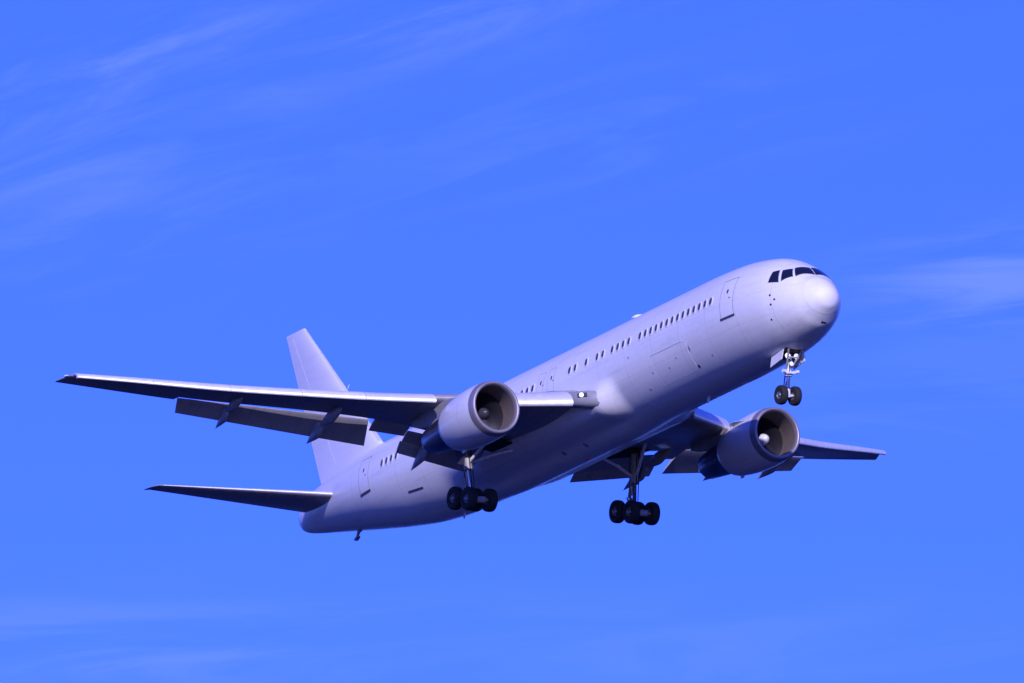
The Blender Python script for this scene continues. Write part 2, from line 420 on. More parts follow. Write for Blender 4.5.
def skin_ring(xc, zc, wx, hz, t, d0, d1, port=False, n=32, p=2.6):
    """raised narrow frame line round an opening"""
    m = MB()
    def pt(e, a, d):
        c, s = math.cos(a), math.sin(a)
        x = xc + (wx + e) * math.copysign(abs(c) ** (2 / p), c); z = zc + (hz + e) * math.copysign(abs(s) ** (2 / p), s)
        return skin(x, th_at(x, z, port), d)
    R_ = [[pt(e, 2 * math.pi * j / n, d) for j in range(n)] for e, d in ((0, d0), (0, d1), (t * 0.7, d1), (t * 2.2, 0.0), (t * 2.2, d0))]
    return m.loft(R_, True, (False, False))

# cabin windows: each a pane set inside a raised surround, on both sides
def window(x, port, z=0.47):
    m = MB(); r = skin_ring(x, z, 0.118, 0.182, 0.035, -0.02, 0.032, port); o = skin_oval(x, z, 0.120, 0.184, -0.02, 0.003, port)
    nf = len(r.f); m.add(r.v, r.f); m.add(o.v, o.f)
    ob = m.build('cabin_window', [M['win_frame'], M['cabin_glass']], fuselage)
    me = ob.data
    # faces of the pane lie within the ring: choose by distance from the window's centre
    c = skin(x, th_at(x, z, port), 0.0)
    for p_ in me.polygons:
        q = p_.center - c
        ex = abs(q.x) / 0.1195; ez = abs(q.z) / 0.183
        if (ex ** 2.6 + ez ** 2.6) < 0.985: p_.material_index = 1
    return ob
WX = [7.23 + 0.524 * i for i in range(13)] + [14.05, 15.17 - 0.02, 15.70, 16.24, 16.78, 17.72, 18.28, 19.37, 20.47, 21.03]
WX += [24.75, 25.30, 25.84] + [26.4 + 0.53 * i for i in range(5)] + [38.86, 39.39, 39.91, 40.43]
for x in WX:
    window(x, False)
for x in WX[:22]:
    window(x, True)

# doors: outline strips, sill plate, little window, the panel itself a hair proud of the skin
def strip(a, b, w, name, mat, par, d=0.008, n=10, port=False):
    """a narrow band along the skin from (x,z) a to (x,z) b"""
    ax, az = a; bx, bz = b; L = math.hypot(bx - ax, bz - az); px, pz = -(bz - az) / L * w / 2, (bx - ax) / L * w / 2
    rings = []
    for i in range(n + 1):
        u = i / n; cx, cz = ax + (bx - ax) * u, az + (bz - az) * u
        q = [(cx - px, cz - pz, -0.02), (cx + px, cz + pz, -0.02), (cx + px, cz + pz, d), (cx - px, cz - pz, d)]
        rings.append([skin(X, th_at(X, Z, port), D) for X, Z, D in q])
    return MB().loft(rings).v, MB().loft(rings).f
def door(x0, x1, z0, z1, port=False, sill=True, wz=0.62, name='passenger_door', frame=0.024):
    cx, cz = (x0 + x1) / 2, (z0 + z1) / 2
    a, b = th_at(x0, z0, port), th_at(x1, z0, port); c, e = th_at(x1, z1, port), th_at(x0, z1, port)
    d = patch_quad([(x0, a), (x1, b), (x1, c), (x0, e)], -0.02, 0.004, 8, 14).build(name, M['white'], fuselage)
    m = MB()
    for p, q in (((x0, z0), (x0, z1)), ((x1, z0), (x1, z1)), ((x0, z1), (x1, z1))):
        v, f = strip(p, q, frame, '', None, None, 0.009, 12, port); m.add(v, f)
    if not sill:
        v, f = strip((x0, z0), (x1, z0), frame, '', None, None, 0.009, 8, port); m.add(v, f)
    m.build('door_seam', M['line'], d, sharp=50)
    if sill:
        v, f = strip((x0 - 0.05, z0 - 0.03), (x1 + 0.05, z0 - 0.03), 0.09, '', None, None, 0.035, 8, port)
        MB().add(v, f).build('door_sill', M['sill'], d)
    if wz is not None:
        skin_oval(cx - 0.02, wz, 0.07, 0.11, -0.02, 0.010, port).build('door_window', M['cabin_glass'], d)
    v, f = strip((cx - 0.32, cz - 0.05), (cx - 0.18, cz - 0.05), 0.06, '', None, None, 0.012, 2, port)
    MB().add(v, f).build('door_handle', M['line'], d)
    return d
for port in (False, True):
    door(5.30, 6.38, -0.63, 1.24, port)
    door(42.05, 43.20, -0.50, 1.25, port)
    for xe in (22.93, 23.99):
        dd = door(xe - 0.30, xe + 0.30, -0.20, 1.05, port, sill=False, wz=0.55, name='emergency_exit', frame=0.014)
# forward freight hold door, outlined low on the starboard side, with a drip rail over it
m = MB()
for p, q in (((9.9, -0.80), (13.3, -0.80)), ((9.9, -0.80), (9.9, -2.2)), ((13.3, -0.80), (13.3, -2.2))):
    v, f = strip(p, q, 0.014, '', None, None, 0.005, 14); m.add(v, f)
cargo = patch_quad([(9.9, th_at(9.9, -2.2)), (13.3, th_at(13.3, -2.2)), (13.3, th_at(13.3, -0.80)), (9.9, th_at(9.9, -0.80))], -0.02, 0.003, 12, 12).build('cargo_door', M['white'], fuselage)
seam = m.build('door_seam', M['win_frame'], cargo, sharp=50)
v, f = strip((10.2, -0.745), (13.2, -0.745), 0.045, '', None, None, 0.014, 14)
MB().add(v, f).build('drip_rail', M['win_frame'], cargo)
v, f = strip((36.9, -1.62), (38.4, -1.50), 0.08, '', None, None, 0.02, 8)
MB().add(v, f).build('rear_cargo_sill', M['sill'], fuselage)

# radome seam and panel
ring = []
def radome_x(th): return 0.72 + 0.20 * math.sin(th)
def radome_pt(x, th, d):
    p = fus(x, th); return p + (p - Vector((1.6, 0, -0.80))).normalized() * d
rd = MB(); K = 72
rows = []
for i in range(26):
    u = (i / 25.0) ** 1.8
    rows.append([radome_pt(max(0.0006, radome_x(2 * math.pi * j / K) * max(u, 0.0006)), 2 * math.pi * j / K, 0.006) for j in range(K)])
rows.append([skin(radome_x(2 * math.pi * j / K) + 0.002, 2 * math.pi * j / K, -0.02) for j in range(K)])
rd.loft(rows, True, (True, False))
radome = rd.build('radome', M['radome'], fuselage, sharp=60)
rs = MB()
rs.loft([[skin(radome_x(2 * math.pi * j / K) + e, 2 * math.pi * j / K, d) for j in range(K)] for e, d in ((0.004, -0.01), (0.004, 0.004), (0.026, 0.004), (0.026, -0.01))], True, (False, False))
rs.build('radome_seam', M['win_frame'], fuselage)
# probes, ports and vents on the nose and side
def spot(x, z, wx, hz, mat='dark', name='static_port', port=False, d=0.012):
    return skin_oval(x, z, wx, hz, -0.02, d, port, n=16, p=2.0).build(name, M[mat], fuselage)

# ------------------------------------------------------------------ aerofoil surfaces
def thick(u):
    return 5 * (0.2969 * math.sqrt(max(u, 0)) - 0.1260 * u - 0.3516 * u**2 + 0.2843 * u**3 - 0.1036 * u**4)
def foil(us_up, us_lo, tc, camb=0.015):
    """list of (u, h): upper from the first u forward to the nose, then lower back"""
    cam_ = lambda u: camb * 4 * u * (1 - u)
    return [(u, cam_(u) + tc * thick(u)) for u in us_up] + [(u, cam_(u) - tc * thick(u)) for u in us_lo]
NOSE = [0.0, 0.002, 0.006, 0.013, 0.025, 0.04, 0.06, 0.09, 0.13, 0.19, 0.27, 0.36, 0.46, 0.56, 0.66, 0.74]
wLEx = pchip([0, 3.0, 8.0, 16.0, 23.2, 23.9], [18.2, 20.20, 23.60, 28.95, 33.70, 34.2])
wLEz = pchip([0, 3.0, 8.0, 16.0, 23.2, 23.9], [-1.34, -1.16, -0.76, 0.32, 1.52, 1.62])
wTEx = pchip([0, 3.0, 8.2, 18.0, 23.2, 23.9], [29.9, 29.9, 30.1, 33.15, 34.75, 34.95])
wTEz = pchip([0, 3.0, 8.2, 18.0, 23.2, 23.9], [-1.70, -1.50, -0.66, 0.60, 1.36, 1.46])
wTC = pchip([0, 3.0, 8.0, 23.9], [0.15, 0.145, 0.118, 0.10])
def wing_frame(y):
    L = Vector((wLEx(y), y, wLEz(y))); T = Vector((wTEx(y), y, wTEz(y)))
    c = (T - L); ch = c.length; d = c / ch
    n = Vector((-d.z, 0, d.x)).normalized()
    if n.z < 0: n = -n
    return L, d, n, ch
def wing_pt(y, u, h):
    L, d, n, ch = wing_frame(y); return L + d * (u * ch) + n * (h * ch)
def wing_sec(y, uup, ulo, du=0.0):
    U = [u for u in NOSE if u < uup - 0.01] + [uup]; Lw = [u for u in NOSE if u < ulo - 0.01] + [ulo]
    pts = foil(U[::-1], Lw[1:], wTC(y))
    return [wing_pt(y, max(u, du * 0) + du * (1 - u) ** 3, h) for u, h in pts]
def ys(a, b, step=0.6):
    n = max(1, int((b - a) / step)); return [a + (b - a) * i / n for i in range(n + 1)]
def sided(mb, s):
    mb.v = [Vector((p.x, p.y * (s if s > 0 else -0.984), p.z + 0.008 * p.y * s)) for p in mb.v]   # the wings sit banked a little against the body line
    return mb
def build_wing(s):
    m = MB()
    secs = lambda a, b, up, lo, du: m.loft([wing_sec(y, up, lo, du) for y in ys(a, b)])
    secs(1.2, 3.40, 0.86, 0.82, 0.0)
    secs(3.41, 7.20, 0.86, 0.82, 0.02)
    secs(7.21, 8.95, 0.80, 0.80, 0.015)
    secs(8.96, 18.05, 0.82, 0.79, 0.02)
    secs(18.06, 23.35, 0.995, 0.995, 0.02)
    # tip, raked back
    tip = []
    for y in (23.36, 23.42, 23.48, 23.56, 23.63, 23.68):
        k = (y - 23.36) / 0.32
        L, d, n, ch = wing_frame(min(y, 23.85)); sh = 0.85 * k ** 1.3
        pts = foil([0.995] + NOSE[::-1], NOSE[1:] + [0.995], wTC(y) * (1 - 0.55 * k ** 3))
        tip.append([L + d * ((sh + u * (1 - sh)) * ch) + n * (h * ch * (1 - sh * 0.8)) for u, h in pts])
    m.loft(tip)
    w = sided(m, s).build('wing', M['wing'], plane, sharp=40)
    # slats
    SLAT_C = pchip([3.0, 7.2, 9.1, 16.0, 22.9], [1.75, 1.35, 0.95, 0.82, 0.66])
    def slat(y0, y1, mat, rot=R(27), name='slat'):
        mb = MB(); rings = []
        ca, sa = math.cos(rot), math.sin(rot)
        for y in ys(y0, y1, 0.5):
            L, d, n, ch = wing_frame(y); cs = SLAT_C(y); tc = wTC(y)
            P = [(1.0, 0.125), (0.85, 0.195), (0.65, 0.245), (0.45, 0.258), (0.3, 0.240), (0.2, 0.212), (0.12, 0.172), (0.06, 0.122), (0.025, 0.075), (0.006, 0.035), (0.0, 0.0), (0.006, -0.03), (0.025, -0.055), (0.06, -0.075), (0.12, -0.088), (0.2, -0.09), (0.28, -0.08),
                 (0.255, -0.01), (0.30, 0.075), (0.42, 0.145), (0.60, 0.175), (0.80, 0.155), (1.0, 0.105)]
            # trailing edge of the slat sits just over the fixed leading edge
            T = L + d * (0.014 * ch) + n * (tc * thick(0.014) * ch * 0.9 + 0.02)
            ring = []
            for a, b_ in P:
                da, db = (a - 1.0) * cs, (b_ - 0.115) * cs
                ring.append(T + d * (da * ca - db * sa) + n * (da * sa + db * ca))
            rings.append(ring)
        mb.loft(rings)
        return sided(mb, s).build(name, M[mat], w, sharp=45)
    slat(3.44, 7.15, 'slat_polished')
    B = [8.72, 11.55, 14.15, 17.05, 20.2, 23.3]
    for i in range(5):
        slat(B[i] + 0.015, B[i + 1] - 0.015, 'slat_polished' if i == 0 else 'slat')
    # trailing edge surfaces
    def flap(P0, P1, c0, c1, dl0, dl1, lam, tc0=0.14, mat='flap', name='flap', par=None, camb=0.02):
        mb = MB(); P0, P1 = Vector(P0), Vector(P1); n_ = 8; rings = []
        for i in range(n_ + 1):
            t = i / n_; P = P0.lerp(P1, t); c = c0 + (c1 - c0) * t; dl = dl0 + (dl1 - dl0) * t
            d = Vector((math.cos(dl) * math.cos(lam), -math.cos(dl) * math.sin(lam), -math.sin(dl)))
            n = (P1 - P0).normalized().cross(d)
            if n.z < 0: n = -n
            n.normalize()
            U = [0.0, 0.004, 0.015, 0.035, 0.07, 0.12, 0.2, 0.3, 0.42, 0.55, 0.7, 0.85, 1.0]
            pts = foil(U[::-1], U[1:], tc0, camb)
            rings.append([P + d * (u * c) + n * (h * c) for u, h in pts])
        mb.loft(rings)
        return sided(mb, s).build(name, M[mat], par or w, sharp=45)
    flap((29.80, 8.98, -0.44), (32.84, 18.0, 0.62), 1.74, 0.98, R(35), R(35), R(17), 0.075)
    flap((28.90, 2.9, -1.60), (28.95, 7.25, -1.08), 1.48, 0.95, R(21), R(24), R(3), 0.10)
    flap((30.15, 2.95, -2.00), (29.72, 7.30, -1.42), 0.80, 0.72, R(33), R(41), R(3), 0.13)
    flap((28.50, 7.28, -0.82), (29.05, 8.96, -0.50), 1.34, 1.34, R(14), R(16), R(10), 0.10, name='aileron')
    # flap track fairings: fixed canoe under the wing, and the tail piece that drops with the flap
    def canoe(name, A, B, w0, h0, skew=0.0, par=None, nose=0.35):
        A, B = Vector(A), Vector(B); mb = MB(); rings = []; n_ = 14
        ax = (B - A).normalized(); side = ax.cross(Vector((0, 0, 1))).normalized(); up = side.cross(ax)
        for i in range(n_ + 1):
            t = i / n_
            r = (min(1, t / nose) ** 0.55) * (1 - max(0, (t - nose) / (1 - nose)) ** 1.25) + 0.015
            c = A.lerp(B, t)
            rings.append([c + side * (w0 * r * math.cos(a)) + up * (h0 * r * math.sin(a)) for a in [2 * math.pi * j / 16 for j in range(16)]])
        mb.loft(rings); return sided(mb, s).build(name, M['fairing'], par or w, sharp=60)
    for (y, xa, za, xm, zm, xb, zb, sc_) in ((15.8, 29.9, 0.10, 31.9, -0.02, 33.50, -0.58, 0.9), (11.6, 27.5, -0.66, 30.0, -0.88, 31.90, -1.39, 1.05), (6.3, 26.4, -1.50, 29.0, -1.75, 30.95, -2.55, 1.05)):
        canoe('flap_track_fairing', (xa, y + 0.1, za), (xm + 0.3, y, zm - 0.10), 0.22 * sc_, 0.30 * sc_, nose=0.45)
        canoe('flap_track_fairing', (xm - 0.3, y, zm - 0.08), (xb, y - 0.2, zb), 0.19 * sc_, 0.36 * sc_, nose=0.28)
    # wing root glove: blunt strake between the body fairing and the first slat
    mb = MB(); rings = []
    for y, xl, zt, zb, zr in ((2.0, 17.70, -1.30, -2.15, -0.95), (2.60, 17.95, -1.27, -2.10, -0.92), (3.0, 18.32, -1.22, -2.00, -0.88), (3.42, 18.98, -1.17, -1.80, -0.84)):
        zm = (zt + zb) / 2; h = (zt - zb) / 2
        ring = [Vector((21.6, y, zr)), Vector((20.2, y, zr - 0.08)), Vector((xl + 0.75, y, zt + 0.07)), Vector((xl + 0.30, y, zt)), Vector((xl + 0.10, y, zm + h * 0.72)), Vector((xl + 0.02, y, zm + h * 0.3)),
                Vector((xl, y, zm - h * 0.2)), Vector((xl + 0.06, y, zm - h * 0.65)), Vector((xl + 0.22, y, zb + 0.03)), Vector((xl + 0.7, y, zb - 0.02)), Vector((20.6, y, -1.58)), Vector((21.6, y, -1.35))]
        rings.append(ring)
    mb.loft(rings); sided(mb, s).build('root_glove', M['glove'], w, sharp=50)
    mb = MB(); P = [Vector((18.42, 3.08, -1.37)), Vector((18.90, 3.36, -1.34)), Vector((18.88, 3.36, -1.53)), Vector((18.39, 3.08, -1.56))]
    mb.slab(P, (0.86, -0.5, 0), -0.05)
    lb_ = sided(mb, s).build('landing_light', M['sill'], w, smooth=False)
    mb = MB(); mb.lathe([(0.0, 0.11), (0.04, 0.10), (0.07, 0.0005)], (18.62, 3.27, -1.46), (-0.86, 0.5, -0.05), 20)
    sided(mb, s).build('lamp', M['lamp'] if s > 0 else M['lens'], lb_)
    # navigation light
    t = wing_pt(23.45, 0.05, 0.0)
    mb = MB(); mb.lathe([(-0.04, 0.004), (0.0, 0.025), (0.05, 0.035), (0.2, 0.02)], t, (0.75, 0.6, 0.05), 14, (True, True))
    sided(mb, s).build('navigation_light', M['lens'], w)
    return w
wings = [build_wing(1), build_wing(-1)]

# ------------------------------------------------------------------ tail
def tail_surface(name, st, mat, par, tc=0.10):
    """st: list of (LE point, TE point, plane normal, thickness factor)"""
    mb = MB(); rings = []
    U = [0.0, 0.003, 0.012, 0.03, 0.06, 0.11, 0.18, 0.28, 0.40, 0.54, 0.70, 0.86, 1.0]
    for L, T, nrm, k in st:
        L, T, nrm = Vector(L), Vector(T), Vector(nrm).normalized(); c = (T - L)
        pts = foil(U[::-1], U[1:], tc * k, 0.0)
        rings.append([L + c * u + nrm * (h * c.length) for u, h in pts])
    mb.loft(rings); return mb
def lerp(a, b, t): return a + (b - a) * t
fin_st = []
for t in [i / 12 for i in range(13)]:
    z = lerp(1.6, 10.55, t)
    xl = lerp(43.45, 52.06, t); xt = lerp(51.05, 54.14, t)
    fin_st.append(((xl, 0, z), (xt, 0, z), (0, 1, 0), lerp(1.0, 0.95, t)))
for dz, dx, k in ((0.06, 0.07, 0.8), (0.10, 0.16, 0.45), (0.115, 0.26, 0.12)):
    fin_st.append(((52.06 + dx, 0, 10.55 + dz), (54.16, 0, 10.55 + dz), (0, 1, 0), 0.95 * k))
fin = tail_surface('vertical_stabilizer', fin_st, M['fin'], plane).build('vertical_stabilizer', M['fin'], plane)
# rudder gap line on both sides and metal leading edge
mb = MB()
for sgn in (1, -1):
    rows = []
    for t in [0.12 + 0.86 * i / 10 for i in range(11)]:
        z = lerp(1.6, 10.55, t); xl = lerp(43.45, 52.06, t); xt = lerp(51.05, 54.14, t); c = xt - xl
        x0 = xl + 0.68 * c; h = 0.10 * lerp(1, .95, t) * thick(0.68) * c
        rows.append([Vector((x0 - 0.015, sgn * (h - 0.02), z)), Vector((x0 + 0.015, sgn * (h - 0.02), z)), Vector((x0 + 0.015, sgn * (h + 0.004), z)), Vector((x0 - 0.015, sgn * (h + 0.006), z))])
    mb.loft(rows)
mb.build('rudder_seam', M['fin'], fin)
mb = MB(); rings = []
for t in [0.14 + 0.85 * i / 14 for i in range(15)]:
    z = lerp(1.6, 10.55, t); xl = lerp(43.45, 52.06, t); xt = lerp(51.05, 54.14, t); c = xt - xl
    U = [0.0, 0.002, 0.006, 0.012, 0.02]; tc_ = 0.1025 * lerp(1, .95, t)
    pts = foil(U[::-1], U[1:], tc_, 0.0)
    rings.append([Vector((xl - 0.012 + c * u, h * c, z)) for u, h in pts] + [Vector((xl + 0.05, 0, z))])
mb.loft(rings); mb.build('leading_edge', M['slat_polished'], fin)
mb = MB(); mb.tube((47.9, 0, 6.4), (47.75, 0, 6.55), 0.03, 0.02); mb.build('pitot_probe', M['strut_white'], fin)

def build_stab(s):
    st = []
    for t in [i / 10 for i in range(11)]:
        y = lerp(0.6, 9.0, t)
        L = (lerp(46.00, 51.98, t), y * s, lerp(0.26, 1.60, t)); T = (lerp(51.2, 53.05, t), y * s, lerp(0.52, 1.60, t))
        st.append((L, T, (0, 0, 1), lerp(1.05, 0.9, t)))
    for dy, dx, k in ((0.12, 0.16, 0.8), (0.22, 0.40, 0.5), (0.29, 0.75, 0.2)):
        st.append(((51.98 + dx + 0.5 * dy, s * (9.0 + dy), 1.60), (53.10 + 0.3 * dy, s * (9.0 + dy), 1.60), (0, 0, 1), 0.9 * k))
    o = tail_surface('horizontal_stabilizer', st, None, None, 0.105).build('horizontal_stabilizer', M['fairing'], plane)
    mb = MB(); rings = []
    for t in [0.12 + 0.86 * i / 12 for i in range(13)]:
        y = lerp(0.6, 9.0, t); L = Vector((lerp(46.00, 51.98, t), y * s, lerp(0.26, 1.60, t))); T = Vector((lerp(51.2, 53.05, t), y * s, lerp(0.52, 1.60, t)))
        c = T - L; tc_ = 0.108 * lerp(1.05, .9, t)
        pts = foil([0.035, 0.02, 0.012, 0.006, 0.002, 0.0], [0.002, 0.006, 0.012], tc_, 0.0)
        rings.append([L - Vector((0.012, 0, 0)) + c * u + Vector((0, 0, 1)) * (h * c.length) for u, h in pts] + [L + c * 0.015])
    mb.loft(rings); mb.build('leading_edge', M['slat_polished'], o)
    return o
stabs = [build_stab(1), build_stab(-1)]

# ------------------------------------------------------------------ engines
def build_engine(s):
    ox, oy, oz = 18.86, 7.92 * s, -2.36 + 0.04 * s
    ax = Vector((1, -0.012 * s, -0.02)).normalized()
    O = Vector((ox, oy, oz))
    q = ax.to_track_quat('Z', 'Y')
    def ring(t, r, n=72, squash=0.0, droop=0.0):
        P = []
        for i in range(n):
            a = 2 * math.pi * i / n
            v = Vector((0, math.cos(a), math.sin(a))) * r
            if v.z < 0: v.z *= 1 + squash
            P.append(O + ax * t + v)
        return P
    cowl = [(0.42, 1.372), (0.55, 1.385), (0.9, 1.41), (1.3, 1.42), (1.8, 1.415), (2.3, 1.395), (2.8, 1.35), (3.3, 1.285), (3.7, 1.215), (3.95, 1.165), (3.97, 1.14), (3.80, 1.10), (3.2, 1.08)]
    m = MB(); m.loft([ring(t, r, squash=0.02) for t, r in cowl], True, (False, False))
    e = m.build('engine', M['nacelle'], plane, sharp=50)
    lip = [(0.43, 1.370), (0.28, 1.352), (0.16, 1.326), (0.08, 1.308), (0.03, 1.285), (0.005, 1.255), (-0.005, 1.215), (0.01, 1.175), (0.05, 1.14), (0.12, 1.115), (0.22, 1.10)]
    MB().loft([ring(t, r, squash=0.02) for t, r in lip], True, (False, False)).build('inlet_lip', M['lip'], e)
    duct = [(0.22, 1.10), (0.5, 1.09), (0.9, 1.105), (1.25, 1.12), (1.45, 1.12)]
    MB().loft([ring(t, r, squash=0.0 if t > .4 else 0.02) for t, r in duct], True, (False, False)).build('inlet_duct', M['duct'], e)
    # fan: 38 twisted blades before a dark disc
    m = MB(); nb = 38
    for k in range(nb):
        a0 = 2 * math.pi * k / nb; rows = []
        for i in range(7):
            u = i / 6; r = lerp(0.30, 1.11, u); tw = lerp(R(38), R(64), u); w = lerp(0.16, 0.22, u)
            rad = Vector((0, math.cos(a0), math.sin(a0))); tan = Vector((0, -math.sin(a0), math.cos(a0)))
            ch = (Vector((1, 0, 0)) * math.cos(tw) + tan * math.sin(tw)) * w
            c = O + ax * 1.42 + rad * r
            th_ = ch.cross(rad).normalized() * 0.008
            rows.append([c - ch * 0.5, c + th_, c + ch * 0.5, c - th_])
        m.loft(rows)
    m.build('fan', M['fan'], e, sharp=50)
    MB().lathe([(1.62, 1.12), (1.63, 0.3), (1.64, 0.01)], O, ax, 48).build('fan_disc', M['dark'], e)
    MB().lathe([(1.00, 0.004), (1.03, 0.09), (1.09, 0.16), (1.17, 0.22), (1.27, 0.27), (1.39, 0.30), (1.5, 0.31)], O, ax, 36).build('spinner', M['spinner'] if s > 0 else M['spinner_white'], e)['label'] = 'dark grey spinner' if s > 0 else 'white spinner'  # spinner tone differs by side: near black to starboard, white to port
    # core cowl, nozzle and plug
    MB().lathe([(3.2, 0.98), (3.95, 0.95), (4.7, 0.88), (5.6, 0.78), (6.6, 0.66), (6.65, 0.63), (6.1, 0.61)], O, ax, 48).build('exhaust_nozzle', M['nozzle'], e)
    MB().lathe([(5.9, 0.46), (6.6, 0.40), (7.3, 0.22), (7.7, 0.02)], O, ax, 32, (False, True)).build('exhaust_plug', M['nozzle'], e)
    MB().lathe([(3.3, 1.09), (3.32, 0.95)], O, ax, 48).build('bypass_wall', M['dark'], e)
    # pylon: from the top of the cowl back under the wing
    m = MB(); rings = []
    y0 = oy
    for x, zt, zb, w in ((20.8, -1.16, -1.5, 0.05), (21.5, -1.10, -1.6, 0.14), (22.3, -1.02, -1.7, 0.18), (23.3, -0.88, -1.75, 0.19), (24.5, -0.90, -1.80, 0.19), (25.6, -0.95, -1.72, 0.17), (26.6, -1.0, -1.52, 0.12), (27.3, -1.05, -1.3, 0.04)):
        rings.append([Vector((x, y0 + w, zb + .15)), Vector((x, y0 + w, zt)), Vector((x, y0 + w * .5, zt + .04)), Vector((x, y0 - w * .5, zt + .04)), Vector((x, y0 - w, zt)), Vector((x, y0 - w, zb + .15)), Vector((x, y0 - w * .5, zb)), Vector((x, y0 + w * .5, zb))])
    m.loft(rings); m.build('pylon', M['fairing'], e, sharp=50)
    # strake and lower drain mast
    m = MB(); sg = -s
    a = R(35)
    rad = Vector((0, sg * math.cos(a), math.sin(a)))
    m.slab([O + ax * 1.0 + rad * 1.40, O + ax * 2.3 + rad * 1.38, O + ax * 2.2 + rad * 1.62, O + ax * 1.8 + rad * 1.62], rad.cross(ax), 0.02)
    m.build('strake', M['nacelle'], e, smooth=False)
    m = MB(); m.slab([O + ax * 3.2 + Vector((0, 0, -1.28)), O + ax * 3.7 + Vector((0, 0, -1.2)), O + ax * 3.65 + Vector((0, 0, -1.40)), O + ax * 3.45 + Vector((0, 0, -1.42))], (0, 1, 0), 0.03)
    m.build('drain_mast', M['nacelle'], e, smooth=False)
    return e
engines = [build_engine(1), build_engine(-1)]

# ------------------------------------------------------------------ landing gear
def wheel_mesh(c, axis, r, w, parent, rim_r):
    c, axis = Vector(c), Vector(axis).normalized()
    prof = [(-0.36 * w, rim_r), (-0.46 * w, rim_r + 0.02), (-0.5 * w, r * 0.72), (-0.49 * w, r * 0.84), (-0.42 * w, r * 0.94), (-0.28 * w, r * 0.985), (-0.1 * w, r), (-0.09 * w, r * .99), (-0.07 * w, r * .99), (-0.06 * w, r), (0.06 * w, r), (0.07 * w, r * .99), (0.09 * w, r * .99), (0.1 * w, r),
            (0.28 * w, r * 0.985), (0.42 * w, r * 0.94), (0.49 * w, r * 0.84), (0.5 * w, r * 0.72), (0.46 * w, rim_r + 0.02), (0.36 * w, rim_r)]
    t = MB().lathe(prof, c, axis, 44).build('tyre', M['tyre'], parent)
    m = MB()
    for sg in (1, -1):
        p = [(0.37 * w, rim_r * 1.01), (0.40 * w, rim_r * 0.93), (0.30 * w, rim_r * 0.86), (0.24 * w, rim_r * 0.55), (0.30 * w, rim_r * 0.42), (0.42 * w, rim_r * 0.36), (0.44 * w, rim_r * 0.2), (0.44 * w, 0.002)]
        m.lathe([(sg * a, b) for a, b in p], c, axis, 32)
        n = 9
        qd = axis.to_track_quat('Z', 'Y')
        for k in range(n):
            a = 2 * math.pi * k / n
            o = c + axis * (sg * 0.26 * w) + qd @ Vector((math.cos(a), math.sin(a), 0)) * rim_r * 0.68
            m.tube(o, o + axis * sg * 0.05 * w, 0.035, 0.03, 8)
    m.build('rim', M['rim'], parent)
    return t
